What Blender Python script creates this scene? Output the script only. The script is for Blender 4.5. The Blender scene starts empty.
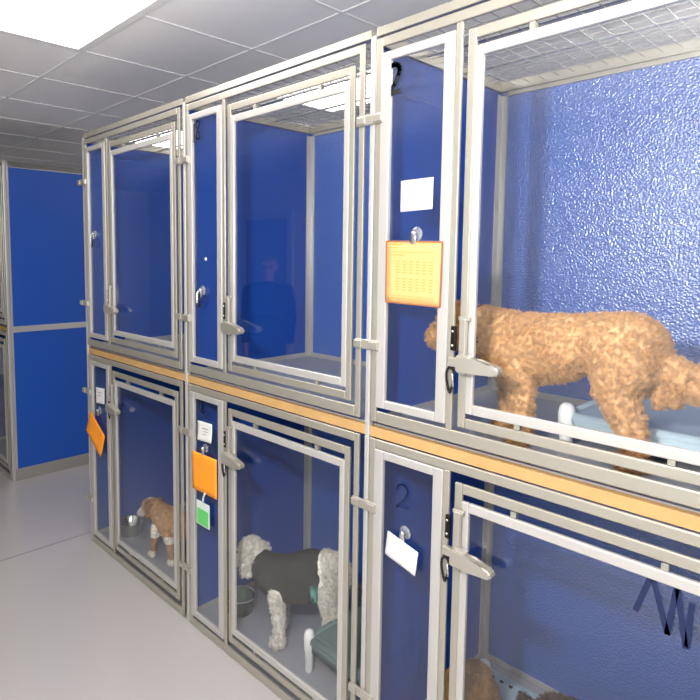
import bpy, bmesh, math, random
from mathutils import Vector, Matrix, noise
random.seed(7)
sc = bpy.context.scene
COL = sc.collection
PI = math.pi
W, D, H = 1.0855, 0.80, 2.44          # kennel pitch, depth, bank height
ZS = 1.197                            # top of the wooden shelf board
ZF = 0.03                             # floor level inside the lower kennels
ZC = 2.759                            # ceiling

# ------------------------------------------------------------------ materials
def lin(c):
    return tuple(((v/255)/12.92 if v/255 <= .04045 else ((v/255+.055)/1.055)**2.4) for v in c) + (1,)

def mat(name, rgb, rough=.5, metal=0., spec=.5, bump=None, var=None, emis=None, coat=0):
    m = bpy.data.materials.new(name); m.use_nodes = True
    nt = m.node_tree; b = nt.nodes['Principled BSDF']
    b.inputs['Base Color'].default_value = lin(rgb)
    b.inputs['Roughness'].default_value = rough
    b.inputs['Metallic'].default_value = metal
    b.inputs['Specular IOR Level'].default_value = spec
    b.inputs['Coat Weight'].default_value = coat
    tc = nt.nodes.new('ShaderNodeTexCoord')
    if var:                            # (scale, amount): gentle mottling of the colour
        n = nt.nodes.new('ShaderNodeTexNoise'); n.inputs['Scale'].default_value = var[0]; n.inputs['Detail'].default_value = 4
        nt.links.new(tc.outputs['Object'], n.inputs['Vector'])
        mx = nt.nodes.new('ShaderNodeMix'); mx.data_type = 'RGBA'
        c = lin(rgb); a = var[1]
        mx.inputs[6].default_value = tuple(v*(1-a) for v in c[:3]) + (1,)
        mx.inputs[7].default_value = tuple(min(1, v*(1+a)) for v in c[:3]) + (1,)
        nt.links.new(n.outputs['Fac'], mx.inputs[0]); nt.links.new(mx.outputs[2], b.inputs['Base Color'])
    if bump:                           # (scale, strength, distance)
        n = nt.nodes.new('ShaderNodeTexNoise'); n.inputs['Scale'].default_value = bump[0]; n.inputs['Detail'].default_value = 3
        nt.links.new(tc.outputs['Object'], n.inputs['Vector'])
        bp = nt.nodes.new('ShaderNodeBump'); bp.inputs['Strength'].default_value = bump[1]; bp.inputs['Distance'].default_value = bump[2]
        nt.links.new(n.outputs['Fac'], bp.inputs['Height']); nt.links.new(bp.outputs['Normal'], b.inputs['Normal'])
    if emis:
        b.inputs['Emission Color'].default_value = lin(emis[0]); b.inputs['Emission Strength'].default_value = emis[1]
    return m

def glass_mat(name, tint=(.985, .99, .992), base=.04, gloss=(1, 1, 1), rough=0.0, haze=0.0):
    m = bpy.data.materials.new(name); m.use_nodes = True
    nt = m.node_tree; nt.nodes.clear()
    out = nt.nodes.new('ShaderNodeOutputMaterial')
    tr = nt.nodes.new('ShaderNodeBsdfTransparent'); tr.inputs[0].default_value = tint + (1,)
    gl = nt.nodes.new('ShaderNodeBsdfGlossy'); gl.inputs['Color'].default_value = gloss + (1,); gl.inputs['Roughness'].default_value = rough
    lw = nt.nodes.new('ShaderNodeLayerWeight'); lw.inputs['Blend'].default_value = .5
    pw = nt.nodes.new('ShaderNodeMath'); pw.operation = 'POWER'; pw.inputs[1].default_value = 5
    ml = nt.nodes.new('ShaderNodeMath'); ml.operation = 'MULTIPLY_ADD'; ml.inputs[1].default_value = 1-base; ml.inputs[2].default_value = base
    mx = nt.nodes.new('ShaderNodeMixShader')
    nt.links.new(lw.outputs['Facing'], pw.inputs[0]); nt.links.new(pw.outputs[0], ml.inputs[0])
    nt.links.new(ml.outputs[0], mx.inputs[0]); nt.links.new(tr.outputs[0], mx.inputs[1]); nt.links.new(gl.outputs[0], mx.inputs[2])
    last = mx
    if haze:
        df = nt.nodes.new('ShaderNodeBsdfDiffuse'); df.inputs[0].default_value = (.7, .72, .72, 1)
        m2 = nt.nodes.new('ShaderNodeMixShader'); m2.inputs[0].default_value = haze
        nt.links.new(mx.outputs[0], m2.inputs[1]); nt.links.new(df.outputs[0], m2.inputs[2]); last = m2
    nt.links.new(last.outputs[0], out.inputs[0])
    return m

def fur_mat(name, rough=.75):
    m = bpy.data.materials.new(name); m.use_nodes = True
    nt = m.node_tree; b = nt.nodes['Principled BSDF']
    a = nt.nodes.new('ShaderNodeAttribute'); a.attribute_name = 'fur'
    n = nt.nodes.new('ShaderNodeTexNoise'); n.inputs['Scale'].default_value = 70; n.inputs['Detail'].default_value = 3
    tc = nt.nodes.new('ShaderNodeTexCoord'); nt.links.new(tc.outputs['Object'], n.inputs['Vector'])
    hs = nt.nodes.new('ShaderNodeHueSaturation')
    mr = nt.nodes.new('ShaderNodeMapRange'); mr.inputs[1].default_value = .3; mr.inputs[2].default_value = .7; mr.inputs[3].default_value = .72; mr.inputs[4].default_value = 1.25
    nt.links.new(n.outputs['Fac'], mr.inputs[0]); nt.links.new(mr.outputs[0], hs.inputs['Value'])
    nt.links.new(a.outputs['Color'], hs.inputs['Color']); nt.links.new(hs.outputs[0], b.inputs['Base Color'])
    b.inputs['Roughness'].default_value = rough; b.inputs['Specular IOR Level'].default_value = .2
    return m

M = {}
M['alu'] = mat('satin_aluminium', (180, 176, 164), .3, .6, bump=(90, .05, .002))
M['alu_white'] = mat('glazing_aluminium', (196, 194, 191), .32, .45)
M['alu_dark'] = mat('galvanised_rail', (170, 168, 160), .42, .6)
M['steel'] = mat('cast_latch_metal', (196, 192, 182), .3, .75)
M['chrome'] = mat('chrome', (225, 225, 225), .12, 1)
M['black'] = mat('black_metal', (24, 23, 22), .35, .4)
M['wood'] = mat('shelf_wood_edge', (182, 145, 94), .55, var=(14, .18))
M['laminate_grey'] = mat('grey_floor_laminate', (150, 153, 160), .4, var=(5, .05))
M['wire'] = mat('mesh_wire', (168, 168, 164), .4, .6)
M['blue_plain'] = mat('plain_blue_laminate', (20, 76, 168), .42, bump=(160, .06, .002))
M['rubber'] = mat('dark_gasket', (26, 26, 30), .6)
M['glass'] = glass_mat('door_glass', base=.045)
M['cup'] = glass_mat('suction_cup_plastic', tint=(.9, .92, .92), base=.09, haze=.12)
M['paper'] = mat('white_paper', (214, 214, 212), .7)
M['orange'] = mat('orange_paper', (250, 152, 32), .7, var=(9, .05))
M['yellow'] = mat('amber_paper', (206, 164, 106), .7, var=(9, .05))
M['amber_edge'] = mat('brown_sleeve_edge', (150, 96, 64), .5)
M['ink'] = mat('pale_print', (196, 146, 66), .8)
M['inkgrey'] = mat('grey_print', (150, 150, 155), .8)
M['marker_navy'] = mat('navy_marker', (10, 26, 70), .6)
M['marker'] = mat('black_marker', (8, 12, 22), .6)
M['green'] = mat('green_card', (96, 196, 104), .6)
M['badge'] = mat('badge_holder', (206, 216, 212), .25)
M['cot'] = mat('cot_fabric', (160, 182, 196), .6, var=(6, .06), bump=(300, .1, .002))
M['cot_dark'] = mat('cot_fabric_grey_green', (96, 116, 118), .6, var=(6, .06), bump=(300, .1, .002))
M['plastic_white'] = mat('white_plastic', (232, 234, 234), .4)
M['bowl'] = mat('stainless_bowl', (190, 192, 190), .2, 1)
M['bowl_green'] = mat('dark_green_bowl', (70, 92, 84), .25, .6)
M['vest'] = mat('charcoal_vest', (52, 52, 50), .9, bump=(120, .2, .003))
M['teal'] = mat('teal_lining', (96, 160, 150), .8)
M['nose'] = mat('dog_nose', (22, 18, 17), .3)
M['eye'] = mat('dog_eye', (14, 9, 7), .08)
M['fur'] = fur_mat('dog_fur')
M['skin'] = mat('skin', (206, 160, 142), .55)
M['hairgrey'] = mat('grey_hair', (120, 116, 118), .7, bump=(80, .4, .01))
M['navy'] = mat('navy_sweatshirt', (22, 32, 62), .9, bump=(90, .2, .004))
M['trouser'] = mat('dark_trousers', (34, 36, 44), .9)
M['shoe'] = mat('black_shoes', (20, 20, 22), .5)
M['lens'] = mat('spectacle_frame', (20, 20, 22), .3)

def blue_panel():
    # blue laminate with a fine pebbled surface that sparkles under a lamp
    m = bpy.data.materials.new('pebbled_blue_laminate'); m.use_nodes = True
    nt = m.node_tree; b = nt.nodes['Principled BSDF']
    b.inputs['Base Color'].default_value = lin((46, 98, 186))  # base lighter than the plain laminate: lit look of the back walls put into the colour
    b.inputs['Roughness'].default_value = .3
    b.inputs['Specular IOR Level'].default_value = 1; b.inputs['IOR'].default_value = 1.75
    tc = nt.nodes.new('ShaderNodeTexCoord')
    v = nt.nodes.new('ShaderNodeTexNoise'); v.inputs['Scale'].default_value = 150; v.inputs['Detail'].default_value = 0
    nt.links.new(tc.outputs['Object'], v.inputs['Vector'])
    bp = nt.nodes.new('ShaderNodeBump'); bp.inputs['Strength'].default_value = 1; bp.inputs['Distance'].default_value = .0032
    nt.links.new(v.outputs['Fac'], bp.inputs['Height']); nt.links.new(bp.outputs['Normal'], b.inputs['Normal'])
    return m
M['blue'] = blue_panel()

# ------------------------------------------------------------------ mesh helpers
class MB:
    def __init__(s): s.bm = bmesh.new()
    def box(s, x0, x1, y0, y1, z0, z1, bev=0.0):
        r = bmesh.ops.create_cube(s.bm, size=1)
        vs = r['verts']
        for v in vs:
            v.co = Vector((x0 if v.co.x < 0 else x1, y0 if v.co.y < 0 else y1, z0 if v.co.z < 0 else z1))
        if bev:
            es = list({e for v in vs for e in v.link_edges})
            bmesh.ops.bevel(s.bm, geom=es, offset=bev, segments=3, affect='EDGES', profile=.5)
        return s
    def tube(s, p, q, r, r2=None, n=12, caps=True):
        p, q = Vector(p), Vector(q); d = q-p
        m = Matrix.Translation((p+q)/2) @ d.to_track_quat('Z', 'Y').to_matrix().to_4x4()
        bmesh.ops.create_cone(s.bm, cap_ends=caps, segments=n, radius1=r, radius2=r if r2 is None else r2, depth=d.length, matrix=m)
        return s
    def path(s, pts, r, n=8):
        for a, b in zip(pts[:-1], pts[1:]):
            s.tube(a, b, r, n=n)
        for p in pts[1:-1]:
            s.ball(p, r, n)
        return s
    def ball(s, c, r, n=12, sc=(1, 1, 1), rot=None):
        m = Matrix.Translation(c) @ (rot.to_4x4() if rot else Matrix.Identity(4)) @ Matrix.Diagonal((*sc, 1))
        bmesh.ops.create_uvsphere(s.bm, u_segments=n, v_segments=max(6, n//2+2), radius=r, matrix=m)
        return s
    def lathe(s, prof, c=(0, 0, 0), n=32, axis='Z'):
        rings = []
        for r, h in prof:
            ring = []
            for i in range(n):
                a = 2*PI*i/n
                if axis == 'Z': co = (c[0]+r*math.cos(a), c[1]+r*math.sin(a), c[2]+h)
                else: co = (c[0]+r*math.cos(a), c[1]+h, c[2]+r*math.sin(a))
                ring.append(s.bm.verts.new(co))
            rings.append(ring)
        for A, B in zip(rings[:-1], rings[1:]):
            for i in range(n):
                s.bm.faces.new((A[i], A[(i+1) % n], B[(i+1) % n], B[i]))
        return s
    def prism(s, pts, y0, y1):
        # polygon in XZ extruded along Y
        A = [s.bm.verts.new((x, y0, z)) for x, z in pts]; B = [s.bm.verts.new((x, y1, z)) for x, z in pts]
        s.bm.faces.new(A); s.bm.faces.new(B[::-1]); n = len(pts)
        for i in range(n): s.bm.faces.new((A[i], B[i], B[(i+1) % n], A[(i+1) % n]))
        return s
    def hull(s, p, r, q, r2, n=14):
        # tapered capsule
        t = bmesh.new()
        bmesh.ops.create_uvsphere(t, u_segments=n, v_segments=n//2+2, radius=r, matrix=Matrix.Translation(p))
        bmesh.ops.create_uvsphere(t, u_segments=n, v_segments=n//2+2, radius=r2, matrix=Matrix.Translation(q))
        g = bmesh.ops.convex_hull(t, input=t.verts[:])
        dead = [e for e in g['geom_interior'] if isinstance(e, bmesh.types.BMVert)]
        bmesh.ops.delete(t, geom=dead, context='VERTS')
        me = bpy.data.meshes.new('t'); t.to_mesh(me); t.free(); s.bm.from_mesh(me); bpy.data.meshes.remove(me)
        return s
    def shift(s, x=0, y=0, z=0):
        bmesh.ops.translate(s.bm, vec=(x, y, z), verts=s.bm.verts[:]); return s
    def rot(s, ang, axis='Z', c=(0, 0, 0)):
        bmesh.ops.rotate(s.bm, cent=c, matrix=Matrix.Rotation(ang, 3, axis), verts=s.bm.verts[:]); return s
    def build(s, name, m, parent=None, smooth=False, label=None):
        bmesh.ops.recalc_face_normals(s.bm, faces=s.bm.faces[:])
        me = bpy.data.meshes.new(name); s.bm.to_mesh(me); s.bm.free()
        return link(name, me, m, parent, smooth, label)

def link(name, me, m, parent=None, smooth=False, label=None):
    o = bpy.data.objects.new(name, me); COL.objects.link(o)
    if m is not None:
        me.materials.clear(); me.materials.append(m)
    if smooth:
        for p in me.polygons: p.use_smooth = True
    if parent is not None: o.parent = parent
    if label: o['label'] = label
    return o

def empty(name, label, cat, loc=(0, 0, 0), rz=0, group=None):
    o = bpy.data.objects.new(name, None); COL.objects.link(o)
    o.empty_display_size = .05
    o.location = loc; o.rotation_euler = (0, 0, rz)
    return tag(o, label, cat, group)

def tag(o, label, cat, group=None):
    o['label'] = label; o['category'] = cat
    if group: o['group'] = group
    return o

def struct(o): o['kind'] = 'structure'; return o

def copy_tree(o, parent=None):
    c = o.copy(); COL.objects.link(c)
    if parent is not None: c.parent = parent
    for ch in list(o.children): copy_tree(ch, c)
    return c

def remesh(mb, name, voxel, smooth=2, disp=None):
    """union of overlapping solids -> one continuous surface"""
    me = bpy.data.meshes.new(name+'_src'); mb.bm.to_mesh(me); mb.bm.free()
    o = bpy.data.objects.new(name+'_src', me); COL.objects.link(o)
    r = o.modifiers.new('r', 'REMESH'); r.mode = 'VOXEL'; r.voxel_size = voxel
    if smooth:
        sm = o.modifiers.new('s', 'SMOOTH'); sm.iterations = smooth; sm.factor = .5
    dg = bpy.context.evaluated_depsgraph_get(); dg.update()
    out = bpy.data.meshes.new_from_object(o.evaluated_get(dg))
    bpy.data.objects.remove(o); bpy.data.meshes.remove(me)
    out.name = name
    if disp:                            # (scale, amount[, mask]) curls as real relief
        for v in out.vertices: pass
        no = [v.normal.copy() for v in out.vertices]
        for v, nn in zip(out.vertices, no):
            p = v.co*disp[0]
            k = noise.noise(p)*.6 + noise.noise(p*2.1+Vector((5, 2, 9)))*.4
            amt = disp[1]*(disp[2](v.co) if len(disp) > 2 else 1)
            v.co += nn*k*amt
    for p in out.polygons: p.use_smooth = True
    return out

def paint(me, fn):
    a = me.color_attributes.new('fur', 'BYTE_COLOR', 'CORNER')
    for lp in me.loops:
        a.data[lp.index].color = lin(fn(me.vertices[lp.vertex_index].co))

def hair(o, count, length, rad, rough=.01, curl=0, seed=1, kids=5, clump=.35, vg=None):
    mod = o.modifiers.new('coat', 'PARTICLE_SYSTEM')
    ps = mod.particle_system; st = ps.settings; ps.seed = seed
    st.type = 'HAIR'; st.count = count; st.hair_length = length; st.hair_step = 4
    st.render_step = 3
    st.root_radius = rad; st.tip_radius = rad*.4; st.radius_scale = 1
    st.child_type = 'INTERPOLATED'; st.rendered_child_count = kids; st.child_percent = 1
    st.roughness_2 = rough; st.roughness_2_size = .05
    st.clump_factor = clump
    if curl:
        st.kink = 'CURL'; st.kink_amplitude = curl; st.kink_frequency = 3
    if vg: ps.vertex_group_density = vg
    st.material = 1

# ------------------------------------------------------------------ room
def plane_box(name, m, x0, x1, y0, y1, z0, z1):
    return struct(MB().box(x0, x1, y0, y1, z0, z1).build(name, m))
RX0, RX1, RY0, RY1 = -5.2, 5.6, -3.3, 3.4

fm = mat('polished_floor', (172, 168, 168), .16, var=(.7, .03), coat=0)
plane_box('floor', fm, RX0, RX1, RY0, RY1, -.1, 0)
wallm = mat('painted_wall', (238, 238, 236), .7, bump=(60, .1, .003))
plane_box('wall_left', wallm, RX0-.1, RX0, RY0, RY1, 0, ZC)
plane_box('wall_right', wallm, RX1, RX1+.1, RY0, RY1, 0, ZC)
plane_box('wall_front', wallm, RX0, RX1, RY0-.1, RY0, 0, ZC)
plane_box('wall_back', wallm, RX0, RX1, RY1, RY1+.1, 0, ZC)
tilem = mat('ceiling_tile', (244, 243, 244), .85, bump=(260, .15, .002), var=(2, .03))
# ceiling: one slab with square openings under the light panels is not needed, the panels are let in flush below it
plane_box('ceiling', tilem, RX0, RX1, RY0, RY1, ZC, ZC+.1)
barm = mat('ceiling_grid', (236, 236, 236), .5)
g = MB()
GX, GY = -.16, -.1755
i0 = math.ceil((RX0-GX)/.6); i1 = math.floor((RX1-GX)/.6)
for i in range(i0, i1+1):
    x = GX+.6*i; g.box(x-.009, x+.009, RY0, RY1, ZC-.004, ZC)
j0 = math.ceil((RY0-GY)/.6); j1 = math.floor((RY1-GY)/.6)
for j in range(j0, j1+1):
    y = GY+.6*j; g.box(RX0, RX1, y-.009, y+.009, ZC-.0042, ZC)
struct(g.build('trim_1', barm))
# floor sheet seams
seam = mat('floor_seam', (112, 108, 106), .4)
g = MB()
for x in (-2.1, -.1, 1.9, 3.9): g.box(x-.003, x+.003, RY0, RY1, 0, .0006)
struct(g.build('trim_2', seam))
bsm = mat('baseboard_grey', (150, 152, 156), .5)
struct(MB().box(RX0, RX1, RY0, RY0+.012, 0, .1).build('baseboard_front', bsm))
struct(MB().box(RX0, RX0+.012, RY0, RY1, 0, .1).build('baseboard_left', bsm))
# door on the aisle's far wall
dm = mat('grey_door', (150, 160, 180), .5); dfm = mat('door_frame_white', (214, 214, 212), .4)
dr = struct(MB().box(-2.62, -1.82, RY0, RY0+.04, 0, 2.2).build('door_1', dm))
MB().box(-2.70, -2.62, RY0, RY0+.06, 0, 2.28).box(-1.82, -1.74, RY0, RY0+.06, 0, 2.28).box(-2.62, -1.82, RY0, RY0+.06, 2.2, 2.28).build('door_frame', dfm, dr)
MB().tube((-1.92, RY0+.04, 1.05), (-1.92, RY0+.09, 1.05), .012).tube((-1.92, RY0+.09, 1.05), (-2.03, RY0+.09, 1.05), .01).build('door_handle', M['steel'], dr)

# ceiling lights: flush panels in the tile grid
lightm = mat('light_diffuser', (255, 255, 255), .5, emis=((255, 250, 244), 8.2))
for (k, j) in [(1, 2), (5, 2), (-3, 2), (1, -1), (5, -1), (5, -4)]:  # last panel is unseen, added to brighten the floor and ceiling
    x, y = GX+.6*k, GY+.6*j
    if (k, j) == (1, -1): lab = 'white ceiling light panel over the aisle, top left of the photo'
    elif (k, j) == (1, 2): lab = 'lit ceiling panel seen through the wire roof of the middle upper kennel'
    elif (k, j) == (-3, 2): lab = 'lit ceiling panel seen through the wire roof of the far upper kennel'
    else: lab = 'white ceiling light panel out of the picture, unseen and assumed'
    o = empty('ceiling_light', lab, 'ceiling light', (x+.6, y+.3, ZC), group='ceiling light panels')
    if (k, j) not in ((1, -1), (1, 2), (-3, 2)): o['group'] = 'ceiling light panels beyond the picture'
    rb = MB()
    rb.box(-.596, .596, -.296, -.258, -.012, 0).box(-.596, .596, .258, .296, -.012, 0).box(-.596, -.558, -.258, .258, -.012, 0).box(.558, .596, -.258, .258, -.012, 0).build('light_frame', barm, o)
    MB().box(-.558, .558, -.258, .258, -.006, 0).build('diffuser', lightm, o)

# ------------------------------------------------------------------ kennels
def rect(mb, x0, x1, z0, z1, t, y0, y1, tz=None, b=.0035):
    """picture-frame of four bars"""
    tz = tz or t
    mb.box(x0, x0+t, y0, y1, z0, z1, b).box(x1-t, x1, y0, y1, z0, z1, b)
    mb.box(x0+t, x1-t, y0, y1, z0, z0+tz, b).box(x0+t, x1-t, y0, y1, z1-tz, z1, b)
    return mb

def latch(parent, z):
    # handle pivots on the door stile and points along the row
    l = MB().box(.331, .352, -.026, -.012, z-.03, z+.125, .003).box(.326, .36, -.022, -.012, z+.118, z+.13, .002) \
        .box(.3, .336, -.03, -.012, z-.012, z+.014, .003).build('latch', M['steel'], parent)
    h = MB(); z0_ = z
    pts = [(.335, z-.02), (.335, z+.028), (.372, z+.026), (.40, z+.017), (.452, z+.010), (.462, z+.002), (.460, z-.01), (.45, z-.016), (.40, z-.018)]
    h.prism(pts, -.058, -.028)
    bmesh.ops.bevel(h.bm, geom=h.bm.edges[:], offset=.004, segments=2, affect='EDGES')
    h.box(.34, .37, -.03, -.012, z-.012, z+.02)
    h.shift(.006); h.build('handle', M['steel'], l)
    k = MB().box(.297, .313, -.012, -.003, z+.03, z+.1, .002).build('keeper', M['black'], l)
    l.location.x = .010
    for q in (.045, .085): MB().ball((.305, -.0135, z+q), .0042).build('screw', M['chrome'], l, True)
    return l

def kennel(upper, z0, name='dog_kennel', right_panel=False):
    """local origin: left post centre, front plane, height z0"""
    r = bpy.data.objects.new(name, None); COL.objects.link(r); r.location = (0, 0, z0)
    if upper: fb, ft, gb, gt, db, dt, hb, ht, fth = 1.212, 2.405, 1.262, 2.357, 1.262, 2.348, 1.305, 2.300, .034
    else: fb, ft, gb, gt, db, dt, hb, ht, fth = .002, 1.157, .055, 1.126, .068, 1.102, .115, 1.053, .03
    fb, ft, gb, gt, db, dt, hb, ht = [v-z0 for v in (fb, ft, gb, gt, db, dt, hb, ht)]
    # front frame: two stiles, two rails and the mullion left of the door
    f = MB()
    f.box(.014, .038, -.004, .006, fb, ft, .0035).box(1.032, 1.055, -.004, .006, fb, ft, .0035)
    f.box(.038, 1.032, -.004, .006, fb, fb+.037, .0035).box(.038, 1.032, -.004, .006, ft-.029, ft, .0035)
    f.box(.292, .313, -.004, .006, fb+.037, ft-.029, .0035)
    f.build('front_frame', M['alu'], r)
    # fixed narrow side window
    w = rect(MB(), .0375, .2925, gb, gt, .0345, -.008, .008, .027)
    w = w.build('side_window', M['alu_white'], r)
    MB().box(.071, .259, .000, .005, gb+.026, gt-.026).build('window_glass', M['glass'], w)
    # hinged door
    d = rect(MB(), .331, 1.016, db, dt, .0245, -.006, .005, .029).build('door', M['alu'], r)
    gz = rect(MB(), .3555, .9945, hb, ht, .0225, -.008, .006, .028).build('glazing_frame', M['alu_white'], d)
    # small spacers that carry the inner frame above and below
    for x, a, b in ((.5, hb-.013, hb), (.85, hb-.013, hb), (.5, ht, ht+.018), (.85, ht, ht+.018)):
        MB().box(x, x+.015, -.006, .01, a, b).build('spacer', M['alu_dark'], d)
    MB().box(.377, .973, -.002, .003, hb+.027, ht-.027).build('door_glass', M['glass'], d)
    latch(r, (1.448 if upper else .900)-z0)
    # hinge clips that hold front and posts together
    for z in ((2.165, 1.46) if upper else (.93, .27)):
        for x in (0, W):
            z_ = z-z0
            if x == 0:
                MB().box(-.050, .050, -.014, -.004, z_-.016, z_+.016, .003).box(-.050, -.016, -.020, -.014, z_-.012, z_+.012, .003).box(.012, .050, -.020, -.014, z_-.012, z_+.012, .003).build('clip', M['steel'], r)
    zt = (H if upper else 1.16)-z0
    pb = (1.157 if upper else 0)-z0
    MB().box(-.010, .010, -.003, .022, pb, zt-(.02 if upper else 0), .005).build('post', M['alu_white'], r)
    if upper: bot, top = 0, 2.39-z0
    else: bot, top = 0, 1.158
    MB().box(-.006, .006, .023, D, bot, top).build('side_panel', M['blue_plain'], r)
    MB().box(.007, W-.007, D-.012, D, bot, top).build('back_panel', M['blue'], r)
    if right_panel:
        MB().box(W-.006, W+.006, .023, D, bot, top).build('side_panel', M['blue_plain'], r)
        MB().box(W-.010, W+.010, -.003, .022, pb, zt-(.02 if upper else 0), .005).build('post', M['alu_white'], r)
    # corner angles inside
    fl = 0 if upper else ZF
    MB().box(.006, .034, D-.016, D-.012, bot, top-.01).box(.006, .010, D-.046, D-.016, bot, top-.01).build('corner_angle', M['alu_white'], r)
    MB().box(W-.034, W-.006, D-.016, D-.012, bot, top-.01).box(W-.010, W-.006, D-.046, D-.016, bot, top-.01).build('corner_angle', M['alu_white'], r)
    MB().box(.034, W-.034, D-.016, D-.012, fl, fl+.022).build('base_angle', M['alu_white'], r)
    MB().box(.006, .01, .03, D-.046, fl, fl+.022).build('base_angle', M['alu_white'], r)
    if upper:
        MB().box(.011, W-.011, .0, .03, 2.413-z0, H-z0, .002).build('roof_rail', M['alu'], r)
        b = MB().box(.007, W-.007, D-.03, D, 2.392-z0, 2.432-z0, .002).box(-.012, .012, .03, D, 2.392-z0, 2.432-z0, .002)
        b.box(.034, W-.034, D-.02, D-.012, 2.376-z0, 2.392-z0)
        if right_panel: b.box(W-.012, W+.012, .03, D, 2.392-z0, 2.432-z0, .002)
        b.build('roof_frame', M['alu'], r)
        ms = MB(); zz = 2.409-z0
        n = 19
        for i in range(1, n):
            x = .012+(W-.024)*i/n; ms.tube((x, .03, zz), (x, D-.03, zz), .0016, n=6, caps=False)
        for i in range(1, 14):
            y = .03+(D-.06)*i/14; ms.tube((.012, y, zz+.003), (W-.012, y, zz+.003), .0016, n=6, caps=False)
        # flat ties across the mesh
        ms.box(.012, W-.012, .26, .275, zz+.005, zz+.009).box(.012, W-.012, .52, .535, zz+.005, zz+.009)
        ms.build('mesh_roof', M['wire'], r)
    else:
        MB().box(.007, W-.007, .029, D-.017, .0, ZF).build('floor_panel', M['laminate_grey'], r)
    return r

def board(name, x0, x1, label):
    t = empty(name, label, 'shelf', (x0, 0, 0))
    MB().box(-.004, x1-x0+.004, .024, D-.0005, 1.1605, ZS-.004).build('board', M['wood'], t)
    e = MB()
    # front lip runs between the posts
    n = round((x1-x0)/W)
    for i in range(n): e.box(W*i+.0105, W*(i+1)-.0105, .002, .024, 1.1605, ZS-.004, .001)
    e.build('front_edge', M['wood'], t)
    f = MB()
    for i in range(n): f.box(W*i+.007, W*(i+1)-.007, .026, D-.017, ZS-.004, ZS)
    f.build('laminate_top', M['laminate_grey'], t)
    return t

up = kennel(True, ZS); lo = kennel(False, 0)
upr = kennel(True, ZS, right_panel=True); lor = kennel(False, 0, right_panel=True)
XL = -1.303
def place(o, x, lab, grp='aluminium and glass dog kennels'):
    o.location.x = x; return tag(o, lab, 'dog kennel', grp)
U1 = place(up, 0, 'empty upper kennel at the far left of the row, its side window bare of papers')
U2 = place(copy_tree(up), W, 'empty upper kennel in the middle of the row, handwritten 18 on its window')
U3 = place(upr, 2*W, 'nearest upper kennel, holding the curly tan dog')
L1 = place(lo, 0, 'lower kennel at the far left of the row, holding the tan and white dog')
L2 = place(copy_tree(lo), W, 'middle lower kennel, holding the white dog in a charcoal vest')
L3 = place(lor, 2*W, 'nearest lower kennel, with a tilted white card on its window')
U0 = place(copy_tree(upr), XL-W, 'upper kennel of the separate bank beyond the gap, blue side facing us')
L0 = place(copy_tree(lor), XL-W, 'lower kennel of the separate bank beyond the gap, blue side facing us')
for K in (U0, L0): K.location.y = -.055
board('shelf_board', 0, 3*W, 'long wooden board between the upper and lower kennels')
board('shelf_board', XL-W, XL, 'short wooden board between the two kennels of the bank beyond the gap').location.y = -.055
# exposed end of the far bank: edge trims over the blue side panels
for K, bars in ((U0, ((.022, D, 1.155, 1.20), (.022, D, 2.39, 2.43), (.022, .036, 1.2, 2.39), (D-.014, D, 1.2, 2.39))), (L0, ((.022, .036, .093, 1.155), (D-.014, D, .093, 1.155)))):
    for (y0, y1, z0, z1) in bars:
        MB().box(W+.006, W+.012, y0, y1, z0-K.location.z, z1-K.location.z).build('end_trim', M['alu_white'], K)
MB().box(W+.006, W+.012, .022, D, 0, .093).build('plinth_trim', M['alu_dark'], L0)
# outer bits of the main row's left end
for K, zz in ((U1, ZS), (L1, 0)):
    MB().box(-.012, -.006, .022, .05, 0, 1.15).build('end_trim', M['alu_white'], K)

def win(K): return next(c for c in K.children if c.name.startswith('side_window'))
def door(K): return next(c for c in K.children if c.name.startswith('door'))

# handwritten marks on the glass (strokes of a marker)
def stroke(K, parent, strokes, yy=-.0012, r=.0045, name='handwritten_mark', ink='marker'):
    b = MB()
    z0 = K.location.z; x0 = K.location.x
    for pts in strokes:
        for (x, z), (x2, z2) in zip(pts[:-1], pts[1:]):
            dx, dz = x2-x, z2-z; L = math.hypot(dx, dz) or 1e-6
            nx, nz = -dz/L*r, dx/L*r; ex, ez = dx/L*r*.6, dz/L*r*.6
            b.prism([(x-x0+nx-ex, z-z0+nz-ez), (x2-x0+nx+ex, z2-z0+nz+ez), (x2-x0-nx+ex, z2-z0-nz+ez), (x-x0-nx-ex, z-z0-nz-ez)], yy-.0003, yy+.0003)
    return b.build(name, M[ink], parent)
def eight(cx, cz, w, h):
    p = []
    for i in range(25):
        t = 2*PI*i/24; p.append((cx+w/2*math.sin(2*t), cz+h/2*math.cos(t)))
    return p
def two(cx, cz, w, h):
    p = [(cx+w/2*math.cos(a), cz+h/2-w/2+w/2*math.sin(a)) for a in [PI*(1-i/8)+.2*0 for i in range(9)]]
    p += [(cx+w*.42, cz+h*.12), (cx+w*.05, cz-h*.2), (cx-w/2, cz-h/2), (cx+w/2, cz-h/2+.004)]
    return p
stroke(U2, win(U2), [eight(1.196, 2.283, .026, .078), [(1.168, 2.312), (1.168, 2.235)]], r=.004)
stroke(U3, win(U3), [two(2.252, 2.272, .042, .085)], r=.0075)
stroke(L2, win(L2), [eight(1.222, 1.068, .024, .05), [(1.196, 1.09), (1.196, 1.045)]], r=.003)
stroke(L3, win(L3), [two(2.318, 1.0, .04, .075)], r=.0035, ink='marker_navy')
stroke(L3, door(L3), [[(3.0, 1.022), (2.976, .94)], [(3.008, 1.022), (3.04, .915)], [(3.04, .915), (3.052, 1.02)], [(3.055, 1.02), (3.075, .90)], [(3.078, .905), (3.082, 1.0)]], yy=-.0032, r=.006, ink='marker_navy')

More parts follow.
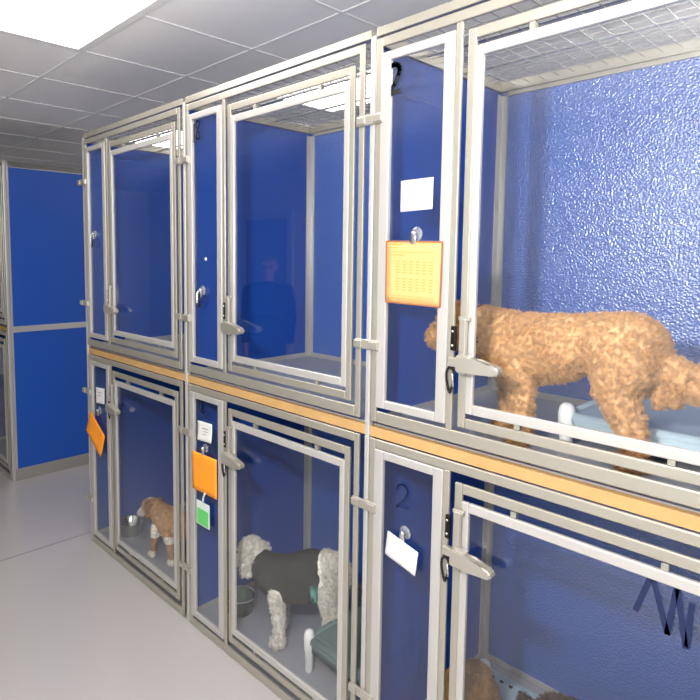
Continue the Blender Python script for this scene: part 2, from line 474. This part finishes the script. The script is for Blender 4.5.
# ------------------------------------------------------------------ small things on the glass
GLASS_Y = 0.0
def hook(x, z, label, lever=True, strap=False):
    t = empty('suction_hook', label, 'suction hook', (x, GLASS_Y, z), group='suction hooks on the side windows')
    MB().lathe([(0, -.006), (.006, -.0058), (.012, -.004), (.019, -.0015), (.021, -.0002), (0, -.0001)], n=24, axis='Y').build('suction_cup', M['cup'], t, True)
    k = MB().tube((0, -.005, 0), (0, -.017, 0), .007, n=16).ball((0, -.017, 0), .0085, 16, (1, .6, 1))
    k.box(-.011, .007, -.016, -.009, -.03, -.002, .002)
    k.build('clip', M['chrome'], t, True)
    if strap:
        MB().path([(-.004, -.015, -.004), (-.006, -.018, -.03), (-.002, -.018, -.062), (-.012, -.017, -.074)], .0045).build('black_strap', M['black'], t, True)
        MB().path([(-.012, -.014, -.002), (-.02, -.018, -.014), (-.021, -.018, -.056)], .0042).build('white_cord', M['plastic_white'], t, True)
    return t
hook(.143, 1.862, 'small chrome suction hook on the window of the far left upper kennel', strap=True)
hook(1.228, 1.590, 'chrome suction hook with black strap and white cord on the middle upper window', strap=True)
hook(2.347, 1.808, 'clear suction hook clipping the amber form on the nearest upper window')
hook(2.331, .888, 'clear suction hook holding the tilted white card on the nearest lower window')
hook(.155, .842, 'small suction hook clipping the tilted orange sheet on the far left lower window')
hook(1.240, .885, 'suction hook above the orange sheet, below the white note on the middle lower window')
s = MB().lathe([(0, -.004), (.006, -.0035), (.0075, -.0005), (0, -.0003)], n=16, axis='Y').build('wall_dot', M['plastic_white'], None, True)
s.name = 'round_sticker'; s.location = (1.253, GLASS_Y, 1.727)
tag(s, 'tiny white round dot on the middle upper window above the strap hook', 'sticker')

def sheet(name, quad, y, m, label, cat, lines=None, inkm='ink', edge=None, curl=0, group=None):
    """thin sheet; quad = four (x,z) corners clockwise from upper left"""
    c = Vector((sum(p[0] for p in quad)/4, 0, sum(p[1] for p in quad)/4))
    q = [Vector((p[0], 0, p[1]))-c for p in quad]
    t = empty(name, label, cat, (c.x, y, c.z), group=group)
    b = MB(); n = 8; grid = [[], []]
    bm = b.bm
    lay = []
    for s_, off in ((0, -.0004), (1, .0004)):
        g = []
        for j in range(n+1):
            row = []
            for i in range(n+1):
                u, v = i/n, j/n
                p = (q[0]*(1-u)+q[1]*u)*(1-v) + (q[3]*(1-u)+q[2]*u)*v
                p.y = -curl*((2*u-1)**2*.4+(2*v-1)**2*.6)+off
                row.append(bm.verts.new(p))
            g.append(row)
        lay.append(g)
        for j in range(n):
            for i in range(n): bm.faces.new((g[j][i], g[j][i+1], g[j+1][i+1], g[j+1][i]))
    A, B = lay
    for i in range(n):
        for (a, b1, c1, d1) in ((A[0][i], A[0][i+1], B[0][i+1], B[0][i]), (A[n][i], A[n][i+1], B[n][i+1], B[n][i]), (A[i][0], A[i+1][0], B[i+1][0], B[i][0]), (A[i][n], A[i+1][n], B[i+1][n], B[i][n])):
            bm.faces.new((a, b1, c1, d1))
    sh = b.build('sheet', m, t, True)
    def P(u, v):
        p = (q[0]*(1-u)+q[1]*u)*(1-v) + (q[3]*(1-u)+q[2]*u)*v
        return p.x, -curl*((2*u-1)**2*.4+(2*v-1)**2*.6)-.0008, p.z
    if lines:
        lb = MB()
        for (u0, u1, v, th) in lines:
            k = max(1, int((u1-u0)/.12))
            for i in range(k):
                ua, ub = u0+(u1-u0)*i/k, u0+(u1-u0)*(i+1)/k
                vs = [lb.bm.verts.new(P(*c_)) for c_ in ((ua, v-th/2), (ub, v-th/2), (ub, v+th/2), (ua, v+th/2))]
                lb.bm.faces.new(vs)
        lb.build('printed_lines', M[inkm], t)
    if edge:
        eb = MB()
        for (u0, v0, u1, v1) in ((0, 0, 1, .0), (0, 1, 1, 1), (0, 0, 0, 1), (1, 0, 1, 1)):
            eb.tube(P(u0, v0), P(u1, v1), .0022, n=6)
        eb.build('sleeve_edge', M[edge], t)
    return t
form = [(.06, .3, .05, .02), (.06, .22, .1, .015), (.1, .9, .17, .008), (.08, .35, .22, .012)]
for r_ in range(5):
    for c_ in range(6):
        form.append((.2+c_*.12, .26+c_*.12, .32+r_*.045, .016))
        form.append((.2+c_*.12, .26+c_*.12, .6+r_*.045, .016))
form += [(.1, .9, .88, .008), (.1, .7, .92, .01)]
sheet('form_sheet', [(2.2455, 1.788), (2.4435, 1.783), (2.4405, 1.598), (2.2465, 1.602)], -.012, M['yellow'], 'amber printed form with columns clipped inside the nearest upper side window', 'paper form', form, 'ink', 'amber_edge')
sheet('paper_note', [(2.288, 1.967), (2.402, 1.968), (2.401, 1.878), (2.288, 1.875)], -.0025, M['paper'], 'white paper note above the amber form on the nearest upper window', 'paper note', [(.15, .6, .25, .03), (.15, .5, .38, .025), (.15, .65, .5, .02)], 'inkgrey')
sheet('paper_note', [(.113, .972), (.226, .980), (.222, .889), (.110, .878)], -.0025, M['paper'], 'small white paper note above the tilted orange sheet on the far lower window', 'paper note', [(.2, .7, .3, .04), (.2, .6, .5, .04)], 'inkgrey')
sheet('orange_sheet', [(.063, .826), (.257, .713), (.191, .573), (-.003, .690)], -.017, M['orange'], 'orange sheet hanging tilted like a diamond on the far lower window', 'paper sheet', curl=.002)
sheet('paper_note', [(1.193, 1.004), (1.306, 1.009), (1.298, .921), (1.188, .914)], -.006, M['paper'], 'white curled note above the level orange sheet on the middle lower window', 'paper note', [(.3, .7, .35, .05), (.4, .7, .5, .04), (.35, .6, .65, .04)], 'inkgrey', curl=.004)
sheet('orange_sheet', [(1.147, .857), (1.343, .861), (1.345, .683), (1.152, .680)], -.013, M['orange'], 'orange sheet hanging straight on the middle lower window, above the green badge', 'paper sheet', [(.15, .5, .2, .01), (.15, .7, .3, .01), (.2, .6, .4, .01)], 'ink')
sheet('white_card', [(2.276, .880), (2.392, .852), (2.382, .773), (2.266, .800)], -.016, M['paper'], 'blank white card hanging tilted on the nearest lower window', 'card')
# badge hanging under the orange sheet
t = empty('badge_card', 'green card in a clear badge holder hanging under the straight orange sheet', 'badge', (1.238, -.014, .582))
MB().box(-.05, .05, -.002, .002, -.055, .055, .001).build('holder', M['badge'], t)
MB().box(-.044, .044, -.003, -.002, -.05, .022).build('green_insert', M['green'], t)
MB().path([(0, 0, .055), (.006, -.002, .08), (.018, 0, .105)], .0045).build('strap', M['badge'], t, True)

# snap hooks (carabiners) hanging beside the latches
def snap(x, z, label):
    t = empty('snap_hook', label, 'snap hook', (x, -.012, z), group='snap hooks by the latches')
    p = []
    for i in range(21):
        a = 2*PI*i/20; p.append((.011*math.sin(a)+.003*math.sin(2*a), -.004, -.05+.036*math.cos(a)))
    MB().path(p, .0036).build('ring', M['black'], t, True)
    MB().box(-.008, .008, -.006, .003, -.018, .012, .002).build('swivel', M['black'], t)
    MB().tube((.009, -.006, -.03), (.011, -.006, -.068), .003).build('gate', M['chrome'], t, True)
    return t
snap(2*W+.312, 1.445, 'black and chrome snap hook hanging by the latch of the curly tan dog\'s kennel')
snap(2*W+.314, .890, 'black snap hook hanging by the latch of the nearest lower kennel')
snap(W+.314, .892, 'black snap hook hanging by the latch of the vest dog\'s kennel')
snap(.312, .915, 'small black snap hook by the latch of the far left lower kennel')

# ------------------------------------------------------------------ beds and bowls
def cot(name, x0, x1, y0, y1, h, fab, z, label, holes=False):
    t = empty(name, label, 'dog bed', (x0, y0, z), group='raised dog cots')
    w, d = x1-x0, y1-y0
    b = MB(); n = 16; bm = b.bm; g = []
    for j in range(n+1):
        row = []
        for i in range(n+1):
            u, v = i/n, j/n
            sag = -.014*(1-(2*u-1)**4)*(1-(2*v-1)**4)
            row.append(bm.verts.new((u*w, v*d, h+sag)))
        g.append(row)
    for j in range(n):
        for i in range(n): bm.faces.new((g[j][i], g[j][i+1], g[j+1][i+1], g[j+1][i]))
    ext = bmesh.ops.extrude_face_region(bm, geom=bm.faces[:])
    bmesh.ops.translate(bm, vec=(0, 0, -.006), verts=[v for v in ext['geom'] if isinstance(v, bmesh.types.BMVert)])
    # fabric wrapped round the side rails
    for (p, q) in (((.02, .0, h-.014), (w-.02, .0, h-.014)), ((.02, d, h-.014), (w-.02, d, h-.014)), ((0, .02, h-.014), (0, d-.02, h-.014)), ((w, .02, h-.014), (w, d-.02, h-.014))):
        b.tube(p, q, .017, n=16)
    b.box(.03, w-.03, -.017, -.013, h-.05, h-.014)
    b.build('fabric', fab, t, True)
    for (x, y) in ((0, 0), (w, 0), (0, d), (w, d)):
        l = MB().lathe([(0, 0), (.016, 0), (.018, .004), (.019, h*.55), (.023, h*.62), (.024, h*.98), (.019, h+.02), (.010, h+.027), (0, h+.028)], (x, y, 0), 20)
        l.build('leg', M['plastic_white'], t, True)
    if holes:
        hb = MB()
        for i in range(22):
            x = .05+(w-.1)*i/21; hb.box(x-.006, x+.006, d-.034, d-.026, h-.004, h+.0015)
        hb.build('lacing', M['black'], t)
    return t
cot('dog_cot', 2.695, 3.20, .265, .72, .098, M['cot'], ZS, 'grey-blue raised cot with white legs behind the curly tan dog')
cot('dog_cot', 1.745, 2.11, .165, .70, .15, M['cot_dark'], ZF, 'grey-green raised cot with white leg beside the dog in the vest')
cot('dog_cot', 2.28, 3.16, .17, .62, .088, M['cot'], ZF, 'grey laced cot under the two dogs in the nearest lower kennel', holes=True)

def bowl(x, y, r, h, m, label, rim=None):
    t = empty('dog_bowl', label, 'dog bowl', (x, y, ZF))
    MB().lathe([(0, 0), (r*.8, 0), (r*.84, .004), (r*.98, h*.93), (r*1.04, h), (r*1.0, h+.003), (r*.95, h-.004), (r*.82, .012), (0, .008)], n=40).build('bowl', m, t, True)
    if rim:
        b = MB(); n = 40
        for i in range(n):
            a, c = 2*PI*i/n, 2*PI*(i+1)/n
            b.tube((r*1.02*math.cos(a), r*1.02*math.sin(a), h), (r*1.02*math.cos(c), r*1.02*math.sin(c), h), .004, n=6)
        b.build('rim', rim, t, True)
    return t
bowl(.135, .19, .08, .078, M['bowl'], 'stainless steel bowl under the muzzle of the tan and white dog')
bowl(1.225, .205, .072, .082, M['bowl_green'], 'dark green bowl with shiny rim in front of the vest dog', M['chrome'])

# ------------------------------------------------------------------ dogs
def face(root, at, fwd, up, eye_d, eye_f, eye_u, er, nose_f, nose_u, nr):
    """eyes and nose as children; at = head centre, fwd/up unit vectors"""
    fwd = Vector(fwd).normalized(); side = fwd.cross(Vector(up)).normalized(); upv = side.cross(fwd)
    for s_ in (-1, 1):
        MB().ball(Vector(at)+fwd*eye_f+upv*eye_u+side*eye_d*s_, er, 12).build('eye', M['eye'], root, True)
    MB().ball(Vector(at)+fwd*nose_f+upv*nose_u, nr, 12, (1, 1, .8)).build('nose', M['nose'], root, True)

def dog_body(caps, name, parent, voxel, smooth, disp, col, label=None):
    b = MB()
    for (p, r, q, r2) in caps: b.hull(p, r, q, r2)
    me = remesh(b, name, voxel, smooth, disp)
    paint(me, col)
    return link(name, me, M['fur'], parent, False, label)

# curly tan dog, upper kennel, facing left (-X)
t = empty('dog', 'curly tan dog standing side-on in the nearest upper kennel', 'dog', (2.65, .235, ZS))
ox = 2.615                              # the figure below was laid out around this x
def c(x, y, z): return (x-ox, y, z)
caps = [
 (c(2.50, 0, .275), .098, c(2.65, 0, .288), .092), (c(2.65, 0, .288), .088, c(2.74, 0, .322), .066), (c(2.74, 0, .318), .070, c(2.82, 0, .298), .099),
 (c(2.52, 0, .235), .078, c(2.62, 0, .252), .064),
 (c(2.50, 0, .29), .088, c(2.42, -.005, .32), .068), (c(2.42, -.005, .32), .066, c(2.34, -.01, .335), .052),
 (c(2.335, -.01, .325), .060, c(2.315, -.01, .305), .055), (c(2.31, -.01, .30), .052, c(2.262, -.012, .285), .043),
 (c(2.262, -.012, .285), .044, c(2.248, -.012, .277), .036),
 # ears and topknot
 (c(2.345, -.066, .35), .020, c(2.33, -.078, .265), .024), (c(2.345, .046, .35), .020, c(2.33, .058, .265), .024), (c(2.34, -.02, .375), .028, c(2.295, -.02, .362), .026), (c(2.285, -.05, .375), .014, c(2.29, -.055, .32), .018),
 # forelegs
 (c(2.55, -.056, .23), .044, c(2.57, -.062, .14), .030), (c(2.57, -.062, .14), .030, c(2.574, -.062, .03), .026), (c(2.572, -.062, .024), .027, c(2.548, -.062, .022), .026),
 (c(2.47, .056, .23), .050, c(2.475, .058, .13), .033), (c(2.475, .058, .13), .033, c(2.475, .058, .03), .029), (c(2.47, .058, .024), .027, c(2.445, .058, .022), .025),
 # near hind leg: thigh, shank back to the hock, then pastern
 (c(2.825, -.045, .27), .074, c(2.812, -.055, .205), .050), (c(2.814, -.055, .205), .048, c(2.858, -.060, .10), .031), (c(2.858, -.060, .10), .031, c(2.872, -.060, .03), .025), (c(2.87, -.060, .024), .027, c(2.845, -.060, .022), .023),
 # far hind leg stands on the cot
 (c(2.80, .05, .28), .070, c(2.785, .06, .225), .045), (c(2.785, .06, .225), .04, c(2.815, .065, .19), .032), (c(2.815, .065, .19), .03, c(2.80, .065, .157), .028),
 # tail with plume
 (c(2.87, 0, .305), .030, c(2.905, 0, .265), .036), (c(2.905, 0, .262), .040, c(3.0, .01, .225), .044), (c(3.0, .01, .225), .044, c(3.10, .02, .215), .028), (c(2.905, 0, .25), .032, c(2.90, -.005, .165), .011), (c(2.93, 0, .23), .030, c(2.935, -.005, .175), .012),
]
def col3(p):
    k = noise.noise(p*14)*.5+.5
    a, b_ = (194, 146, 98), (222, 180, 130)
    return [a[i]+(b_[i]-a[i])*k for i in range(3)]
def curlmask(p): return .3 if p.x > .28 else (1.0 if p.z < .25 else .6)
b3 = dog_body(caps, 'body', t, .006, 3, (62, .015, curlmask), col3)
hair(b3, 3800, .011, .0006, rough=.006, curl=.004, seed=3, kids=12, clump=.75)
face(t, c(2.315, -.01, .30), (-1, -.05, -.3), (0, 0, 1), .038, .046, .034, .0075, .106, .0, .011)
MB().lathe([(.070, -.012), (.074, -.012), (.074, .012), (.070, .012), (.070, -.012)], (0, 0, 0), 24).rot(PI/2-.3, 'Y').shift(*c(2.41, -.006, .323)).build('collar', M['black'], t, True)

# white dog in a charcoal vest, middle lower kennel; faces left and towards the aisle
t = empty('dog', 'white curly dog wearing a charcoal vest in the middle lower kennel', 'dog', (1.55, .25, ZF))
def v(x, y, z): return (x-1.55, y-.25, z-ZF)
torso = [(v(1.46, .215, .305), .078, v(1.56, .275, .325), .080), (v(1.56, .275, .325), .080, v(1.612, .312, .357), .078)]
cover = torso + [(v(1.46, .212, .31), .078, v(1.405, .20, .335), .056), (v(1.50, .225, .275), .070, v(1.60, .29, .285), .062)]
caps = torso + [
 (v(1.612, .312, .357), .078, v(1.665, .345, .37), .074),
 (v(1.46, .212, .31), .066, v(1.40, .198, .345), .046), (v(1.36, .188, .372), .052, v(1.335, .18, .374), .052), (v(1.335, .18, .395), .046, v(1.35, .182, .415), .036),
 (v(1.33, .18, .355), .046, v(1.285, .168, .335), .036), (v(1.378, .135, .385), .024, v(1.374, .128, .325), .028), (v(1.36, .238, .385), .024, v(1.356, .246, .325), .028),
 (v(1.53, .168, .265), .032, v(1.552, .165, .17), .021), (v(1.552, .165, .17), .021, v(1.562, .163, .075), .018), (v(1.560, .163, .065), .024, v(1.54, .155, .05), .021),
 (v(1.47, .262, .25), .038, v(1.46, .268, .13), .025), (v(1.46, .268, .13), .025, v(1.455, .27, .07), .023), (v(1.455, .27, .06), .027, v(1.43, .265, .055), .024),
 (v(1.675, .34, .34), .068, v(1.685, .325, .27), .045), (v(1.685, .325, .27), .042, v(1.712, .33, .18), .028), (v(1.712, .33, .18), .027, v(1.70, .325, .09), .025), (v(1.70, .325, .075), .029, v(1.672, .315, .058), .026),
 (v(1.64, .40, .33), .06, v(1.64, .415, .24), .04), (v(1.64, .415, .24), .038, v(1.66, .425, .15), .027), (v(1.66, .425, .15), .026, v(1.645, .425, .07), .024), (v(1.645, .425, .065), .027, v(1.62, .415, .055), .024),
 (v(1.715, .37, .425), .022, v(1.745, .38, .39), .026), (v(1.745, .38, .39), .026, v(1.745, .37, .31), .018),
]
def colw(p):
    k = noise.noise(p*20)*.5+.5
    return [a+(b_-a)*k for a, b_ in zip((222, 216, 204), (250, 247, 240))]
def under_vest(p):
    for (a, r, b_, r2) in cover:
        a, b_ = Vector(a), Vector(b_); d = b_-a; k = max(0, min(1, (p-a).dot(d)/d.length_squared))
        if (p-a-d*k).length < r+(r2-r)*k+.016: return True
    return False
b2 = dog_body(caps, 'body', t, .006, 2, (58, .016, lambda p: .25 if under_vest(p) else 1), colw)
vg = b2.vertex_groups.new(name='coat')
for q in b2.data.vertices: vg.add([q.index], 0.0 if under_vest(q.co) else 1.0, 'REPLACE')
hair(b2, 3200, .012, .0006, rough=.008, curl=.004, seed=5, kids=12, clump=.7, vg='coat')
# vest: close round the trunk and shoulders
vb = MB()
for (p, r, q, r2) in cover: vb.hull(p, r+.012, q, r2+.012)
link('vest', remesh(vb, 'vest', .006, 4, (8, .004)), M['vest'], t)
MB().hull(v(1.668, .262, .315), .020, v(1.672, .262, .265), .016).build('teal_patch', M['teal'], t, True)
face(t, v(1.345, .182, .37), (-1, -.25, -.3), (0, 0, 1), .034, .05, .022, .009, .103, -.008, .014)

# tan and white dog, far lower kennel, standing with its nose over the bowl
t = empty('dog', 'small tan and white dog nosing the steel bowl in the far lower kennel', 'dog', (.5, .2, ZF))
def u(x, y, z): return (x-.5, y-.2, z-ZF)
caps = [
 (u(.59, .20, .255), .072, u(.72, .24, .26), .074), (u(.72, .24, .26), .074, u(.84, .29, .27), .068),
 (u(.57, .195, .265), .070, u(.485, .19, .285), .052), (u(.485, .19, .285), .053, u(.425, .19, .29), .046), (u(.51, .19, .245), .048, u(.58, .195, .225), .058),
 (u(.405, .19, .288), .050, u(.375, .188, .28), .044), (u(.365, .188, .265), .034, u(.285, .186, .212), .020), (u(.285, .186, .212), .020, u(.272, .186, .204), .017),
 (u(.43, .15, .325), .016, u(.458, .135, .268), .017), (u(.43, .225, .325), .016, u(.458, .24, .268), .017),
 (u(.525, .155, .21), .034, u(.505, .145, .13), .018), (u(.505, .145, .13), .017, u(.495, .14, .055), .014), (u(.493, .14, .048), .016, u(.47, .14, .045), .014),
 (u(.635, .165, .21), .034, u(.645, .168, .13), .018), (u(.645, .168, .13), .017, u(.652, .17, .055), .014), (u(.65, .17, .048), .016, u(.625, .17, .045), .014),
 (u(.84, .25, .24), .055, u(.82, .235, .17), .032), (u(.82, .235, .17), .03, u(.87, .245, .11), .019), (u(.87, .245, .11), .018, u(.86, .245, .055), .015), (u(.855, .245, .048), .016, u(.83, .243, .045), .014),
 (u(.84, .33, .24), .055, u(.82, .34, .17), .032), (u(.82, .34, .17), .03, u(.87, .35, .11), .019), (u(.87, .35, .11), .018, u(.86, .35, .055), .015), (u(.855, .35, .048), .016, u(.83, .348, .045), .014),
 (u(.89, .31, .29), .022, u(.96, .33, .35), .018), (u(.96, .33, .35), .018, u(.93, .32, .40), .010),
]
def cols(p):
    x, y, z = p.x+.5, p.y+.2, p.z+ZF
    tan, wht, dk = (186, 146, 106), (240, 232, 218), (136, 98, 66)
    n = noise.noise(p*16)*.025
    if x < .34+n: k = wht                                   # muzzle
    elif x < .43+n and z < .272+n: k = wht                   # cheek and throat
    elif x < .56+n and z < .225+n+(x-.45)*.1 and z > .16: k = wht   # chest
    elif z < .205+n and z > .165: k = wht                    # belly
    elif z < .075: k = wht                                   # socks
    elif x < .40 and abs(y-.19) < .012: k = wht              # blaze
    elif .425 < x < .475 and (y < .165 or y > .215): k = dk  # ears
    else: k = tan
    s_ = 1+noise.noise(p*45)*.14
    return [min(255, a*s_) for a in k]
b1 = dog_body(caps, 'body', t, .005, 3, (50, .005), cols)
hair(b1, 6000, .006, .0005, rough=.003, seed=8)
face(t, u(.39, .188, .282), (-1, 0, -.55), (0, 0, 1), .030, .030, .026, .0075, .132, -.004, .011)

# two dogs resting on the cot in the nearest lower kennel (only their backs reach the picture)
def resting(x, y, rz, s_, colf, label, seed, tail=True):
    zc = ZF+.076
    t = empty('dog', label, 'dog', (x, y, zc), rz)
    k = s_
    def a(px, py, pz): return (px*k, py*k, pz*k)
    caps = [(a(-.16, 0, .10), .098*k, a(.05, .03, .105), .102*k), (a(.05, .03, .105), .102*k, a(.19, .02, .095), .09*k),
            (a(-.18, -.02, .12), .07*k, a(-.26, -.06, .14), .055*k), (a(-.27, -.07, .14), .06*k, a(-.31, -.09, .125), .052*k), (a(-.31, -.1, .11), .04*k, a(-.37, -.13, .085), .028*k),
            (a(-.27, -.03, .17), .02*k, a(-.265, -.01, .11), .022*k), (a(-.30, -.125, .165), .02*k, a(-.29, -.145, .11), .022*k),
            (a(-.17, -.075, .06), .05*k, a(-.25, -.14, .03), .028*k), (a(-.25, -.14, .03), .027*k, a(-.34, -.17, .026), .022*k),
            (a(-.15, .08, .05), .045*k, a(-.24, .08, .028), .026*k), (a(-.24, .08, .028), .026*k, a(-.32, .07, .025), .022*k),
            (a(.17, -.06, .07), .065*k, a(.08, -.12, .04), .036*k), (a(.08, -.12, .04), .034*k, a(.19, -.15, .026), .024*k), (a(.19, -.15, .026), .024*k, a(.10, -.17, .024), .022*k),
            (a(.17, .08, .07), .06*k, a(.09, .14, .04), .034*k), (a(.09, .14, .04), .032*k, a(.18, .15, .026), .024*k),
            (a(.26, .01, .09), .03*k, a(.33, -.03, .05), .028*k), (a(.33, -.03, .05), .028*k, a(.36, -.10, .03), .016*k)]
    if not tail: caps = caps[:-2]
    b = dog_body(caps, 'body', t, .008, 3, (40, .007), colf)
    hair(b, 3500, .010, .0006, rough=.005, seed=seed)
    face(t, a(-.31, -.09, .125), (-1, -.45, -.35), (0, 0, 1), .032*k, .036*k, .03*k, .008, .098*k, -.006, .013)
    return t
resting(2.335, .36, PI/2, .62, lambda p: [q*(1+noise.noise(p*30)*.15) for q in (176, 134, 84)], 'tan dog whose rounded back shows beside the latch side of the nearest lower kennel', 11, False)
resting(2.83, .47, PI+.05, .98, lambda p: [q*(1+noise.noise(p*30)*.2) for q in (70, 46, 32)], 'dark brown dog whose back just shows at the bottom edge of the nearest lower kennel', 12)

# ------------------------------------------------------------------ person in the aisle, seen only as a reflection in the glass
PX, PY = -1.19, -2.42
t = empty('person', 'person with grey hair, glasses and navy sweatshirt reflected in the middle upper door', 'person', (PX, PY, 0), rz=-.75)
bd = MB()                               # local: faces +Y
def pc(*L):
    for q in L: bd.hull(*q)
# head and neck
pc(((0, .0, 1.665), .085, (0, .015, 1.635), .078), ((0, .03, 1.60), .058, (0, .045, 1.57), .042), ((0, -.01, 1.56), .055, (0, -.02, 1.46), .062),
   ((0, .095, 1.63), .012, (0, .112, 1.605), .014), ((-.085, 0, 1.645), .018, (-.085, 0, 1.61), .014), ((.085, 0, 1.645), .018, (.085, 0, 1.61), .014),
   ((-.02, .088, 1.575), .009, (.02, .088, 1.575), .009))
# trunk
pc(((-.13, -.01, 1.38), .085, (.13, -.01, 1.38), .085), ((-.09, 0, 1.25), .11, (.09, 0, 1.25), .11), ((-.08, .01, 1.05), .115, (.08, .01, 1.05), .115), ((-.08, 0, .95), .12, (.08, 0, .95), .12), ((0, -.01, 1.42), .075, (0, 0, 1.3), .12))
for s_ in (-1, 1):
    pc(((s_*.19, -.01, 1.39), .062, (s_*.235, -.02, 1.12), .045), ((s_*.235, -.02, 1.12), .044, (s_*.225, .06, .88), .030), ((s_*.225, .06, .88), .030, (s_*.222, .075, .835), .028),
       ((s_*.095, 0, .90), .095, (s_*.10, .01, .50), .062), ((s_*.10, .01, .50), .060, (s_*.105, -.02, .10), .042), ((s_*.105, -.02, .07), .042, (s_*.11, .13, .045), .036))
    # palm, four fingers, thumb
    pc(((s_*.222, .078, .82), .026, (s_*.220, .088, .765), .028))
    for fi, (dy, ln) in enumerate(((-.030, .062), (-.010, .074), (.010, .080), (.030, .070))):
        p0 = Vector((s_*.220, .09+dy, .755)); p1 = p0+Vector((-s_*.004, .004, -ln*.5)); p2 = p1+Vector((-s_*.018, .006, -ln*.45))
        pc((p0, .0092, p1, .0085), (p1, .0085, p2, .0075))
    pc(((s_*.214, .11, .80), .012, (s_*.205, .135, .765), .010), ((s_*.205, .135, .765), .010, (s_*.196, .14, .735), .0085))
link('body', remesh(bd, 'body', .0065, 2), M['skin'], t)
sw = MB()
for L in (((-.13, -.01, 1.385), .097, (.13, -.01, 1.385), .097), ((-.09, 0, 1.25), .124, (.09, 0, 1.25), .124), ((-.085, .01, 1.05), .13, (.085, .01, 1.05), .13), ((-.085, 0, .95), .132, (.085, 0, .95), .132), ((0, -.015, 1.45), .075, (0, 0, 1.3), .13)): sw.hull(*L)
for s_ in (-1, 1):
    sw.hull((s_*.19, -.01, 1.39), .076, (s_*.235, -.02, 1.12), .058); sw.hull((s_*.235, -.02, 1.12), .058, (s_*.226, .055, .89), .044)
link('sweatshirt', remesh(sw, 'sweatshirt', .01, 3, (9, .006)), M['navy'], t)
tr = MB()
for s_ in (-1, 1):
    tr.hull((s_*.085, 0, .90), .118, (s_*.10, .01, .50), .078); tr.hull((s_*.10, .01, .50), .078, (s_*.105, -.02, .10), .062)
link('trousers', remesh(tr, 'trousers', .01, 3, (9, .006)), M['trouser'], t)
for s_ in (-1, 1):
    sh = MB().hull((s_*.105, -.03, .052), .05, (s_*.11, .07, .048), .046); sh.hull((s_*.11, .07, .048), .046, (s_*.113, .15, .04), .038)
    link('shoe', remesh(sh, 'shoe', .008, 2), M['shoe'], t)
hr = MB().hull((0, -.015, 1.685), .092, (0, -.03, 1.64), .088).hull((0, .035, 1.725), .05, (0, -.05, 1.58), .06).hull((-.075, -.02, 1.66), .025, (.075, -.02, 1.66), .025)
link('hair', remesh(hr, 'hair', .007, 2, (45, .01)), M['hairgrey'], t)
gl = MB()
for s_ in (-1, 1):
    n = 16
    for i in range(n):
        a, b_ = 2*PI*i/n, 2*PI*(i+1)/n
        gl.tube((s_*.033+.024*math.cos(a), .097, 1.637+.018*math.sin(a)), (s_*.033+.024*math.cos(b_), .097, 1.637+.018*math.sin(b_)), .0022, n=6)
    gl.tube((s_*.057, .095, 1.64), (s_*.088, .0, 1.645), .002, n=6)
    MB().ball((s_*.033, .082, 1.637), .011, 10).build('eye', M['eye'], t, True)
gl.tube((-.009, .098, 1.64), (.009, .098, 1.64), .002, n=6)
gl.build('glasses', M['lens'], t, True)

# ------------------------------------------------------------------ camera flash and camera
fl = bpy.data.lights.new('camera_flash', 'POINT'); fl.energy = 134; fl.shadow_soft_size = .05; fl.color = (1, .98, .95)
fo = bpy.data.objects.new('camera_flash', fl); COL.objects.link(fo); fo.location = (2.89, -1.45, 2.01)

wd = bpy.data.worlds.new('dim_room'); sc.world = wd; wd.use_nodes = True
wd.node_tree.nodes['Background'].inputs[0].default_value = (.5, .5, .52, 1); wd.node_tree.nodes['Background'].inputs[1].default_value = .05

cam = bpy.data.cameras.new('camera'); co = bpy.data.objects.new('camera', cam); COL.objects.link(co)
cx, cy, cz, yaw, pit, rol, f, ppx, ppy = 3.38648, -1.45305, 1.73740, 2.401571, -.0847318, .00604980, 587.973, 290.158, 307.141
fw = Vector((math.cos(yaw)*math.cos(pit), math.sin(yaw)*math.cos(pit), math.sin(pit)))
rt = fw.cross(Vector((0, 0, 1))).normalized(); upv = rt.cross(fw)
r2 = rt*math.cos(rol)+upv*math.sin(rol); u2 = -rt*math.sin(rol)+upv*math.cos(rol)
mw = Matrix((( r2.x, u2.x, -fw.x, cx), (r2.y, u2.y, -fw.y, cy), (r2.z, u2.z, -fw.z, cz), (0, 0, 0, 1)))
co.matrix_world = mw
cam.sensor_fit = 'HORIZONTAL'; cam.sensor_width = 36; cam.lens = f*36/700
cam.shift_x = (350-ppx)/700; cam.shift_y = (ppy-350)/700
cam.clip_start = .05
sc.camera = co
vs = sc.view_settings
vs.view_transform = 'Standard'; vs.look = 'None'; vs.gamma = 1; vs.exposure = 0.0; vs.use_curve_mapping = False
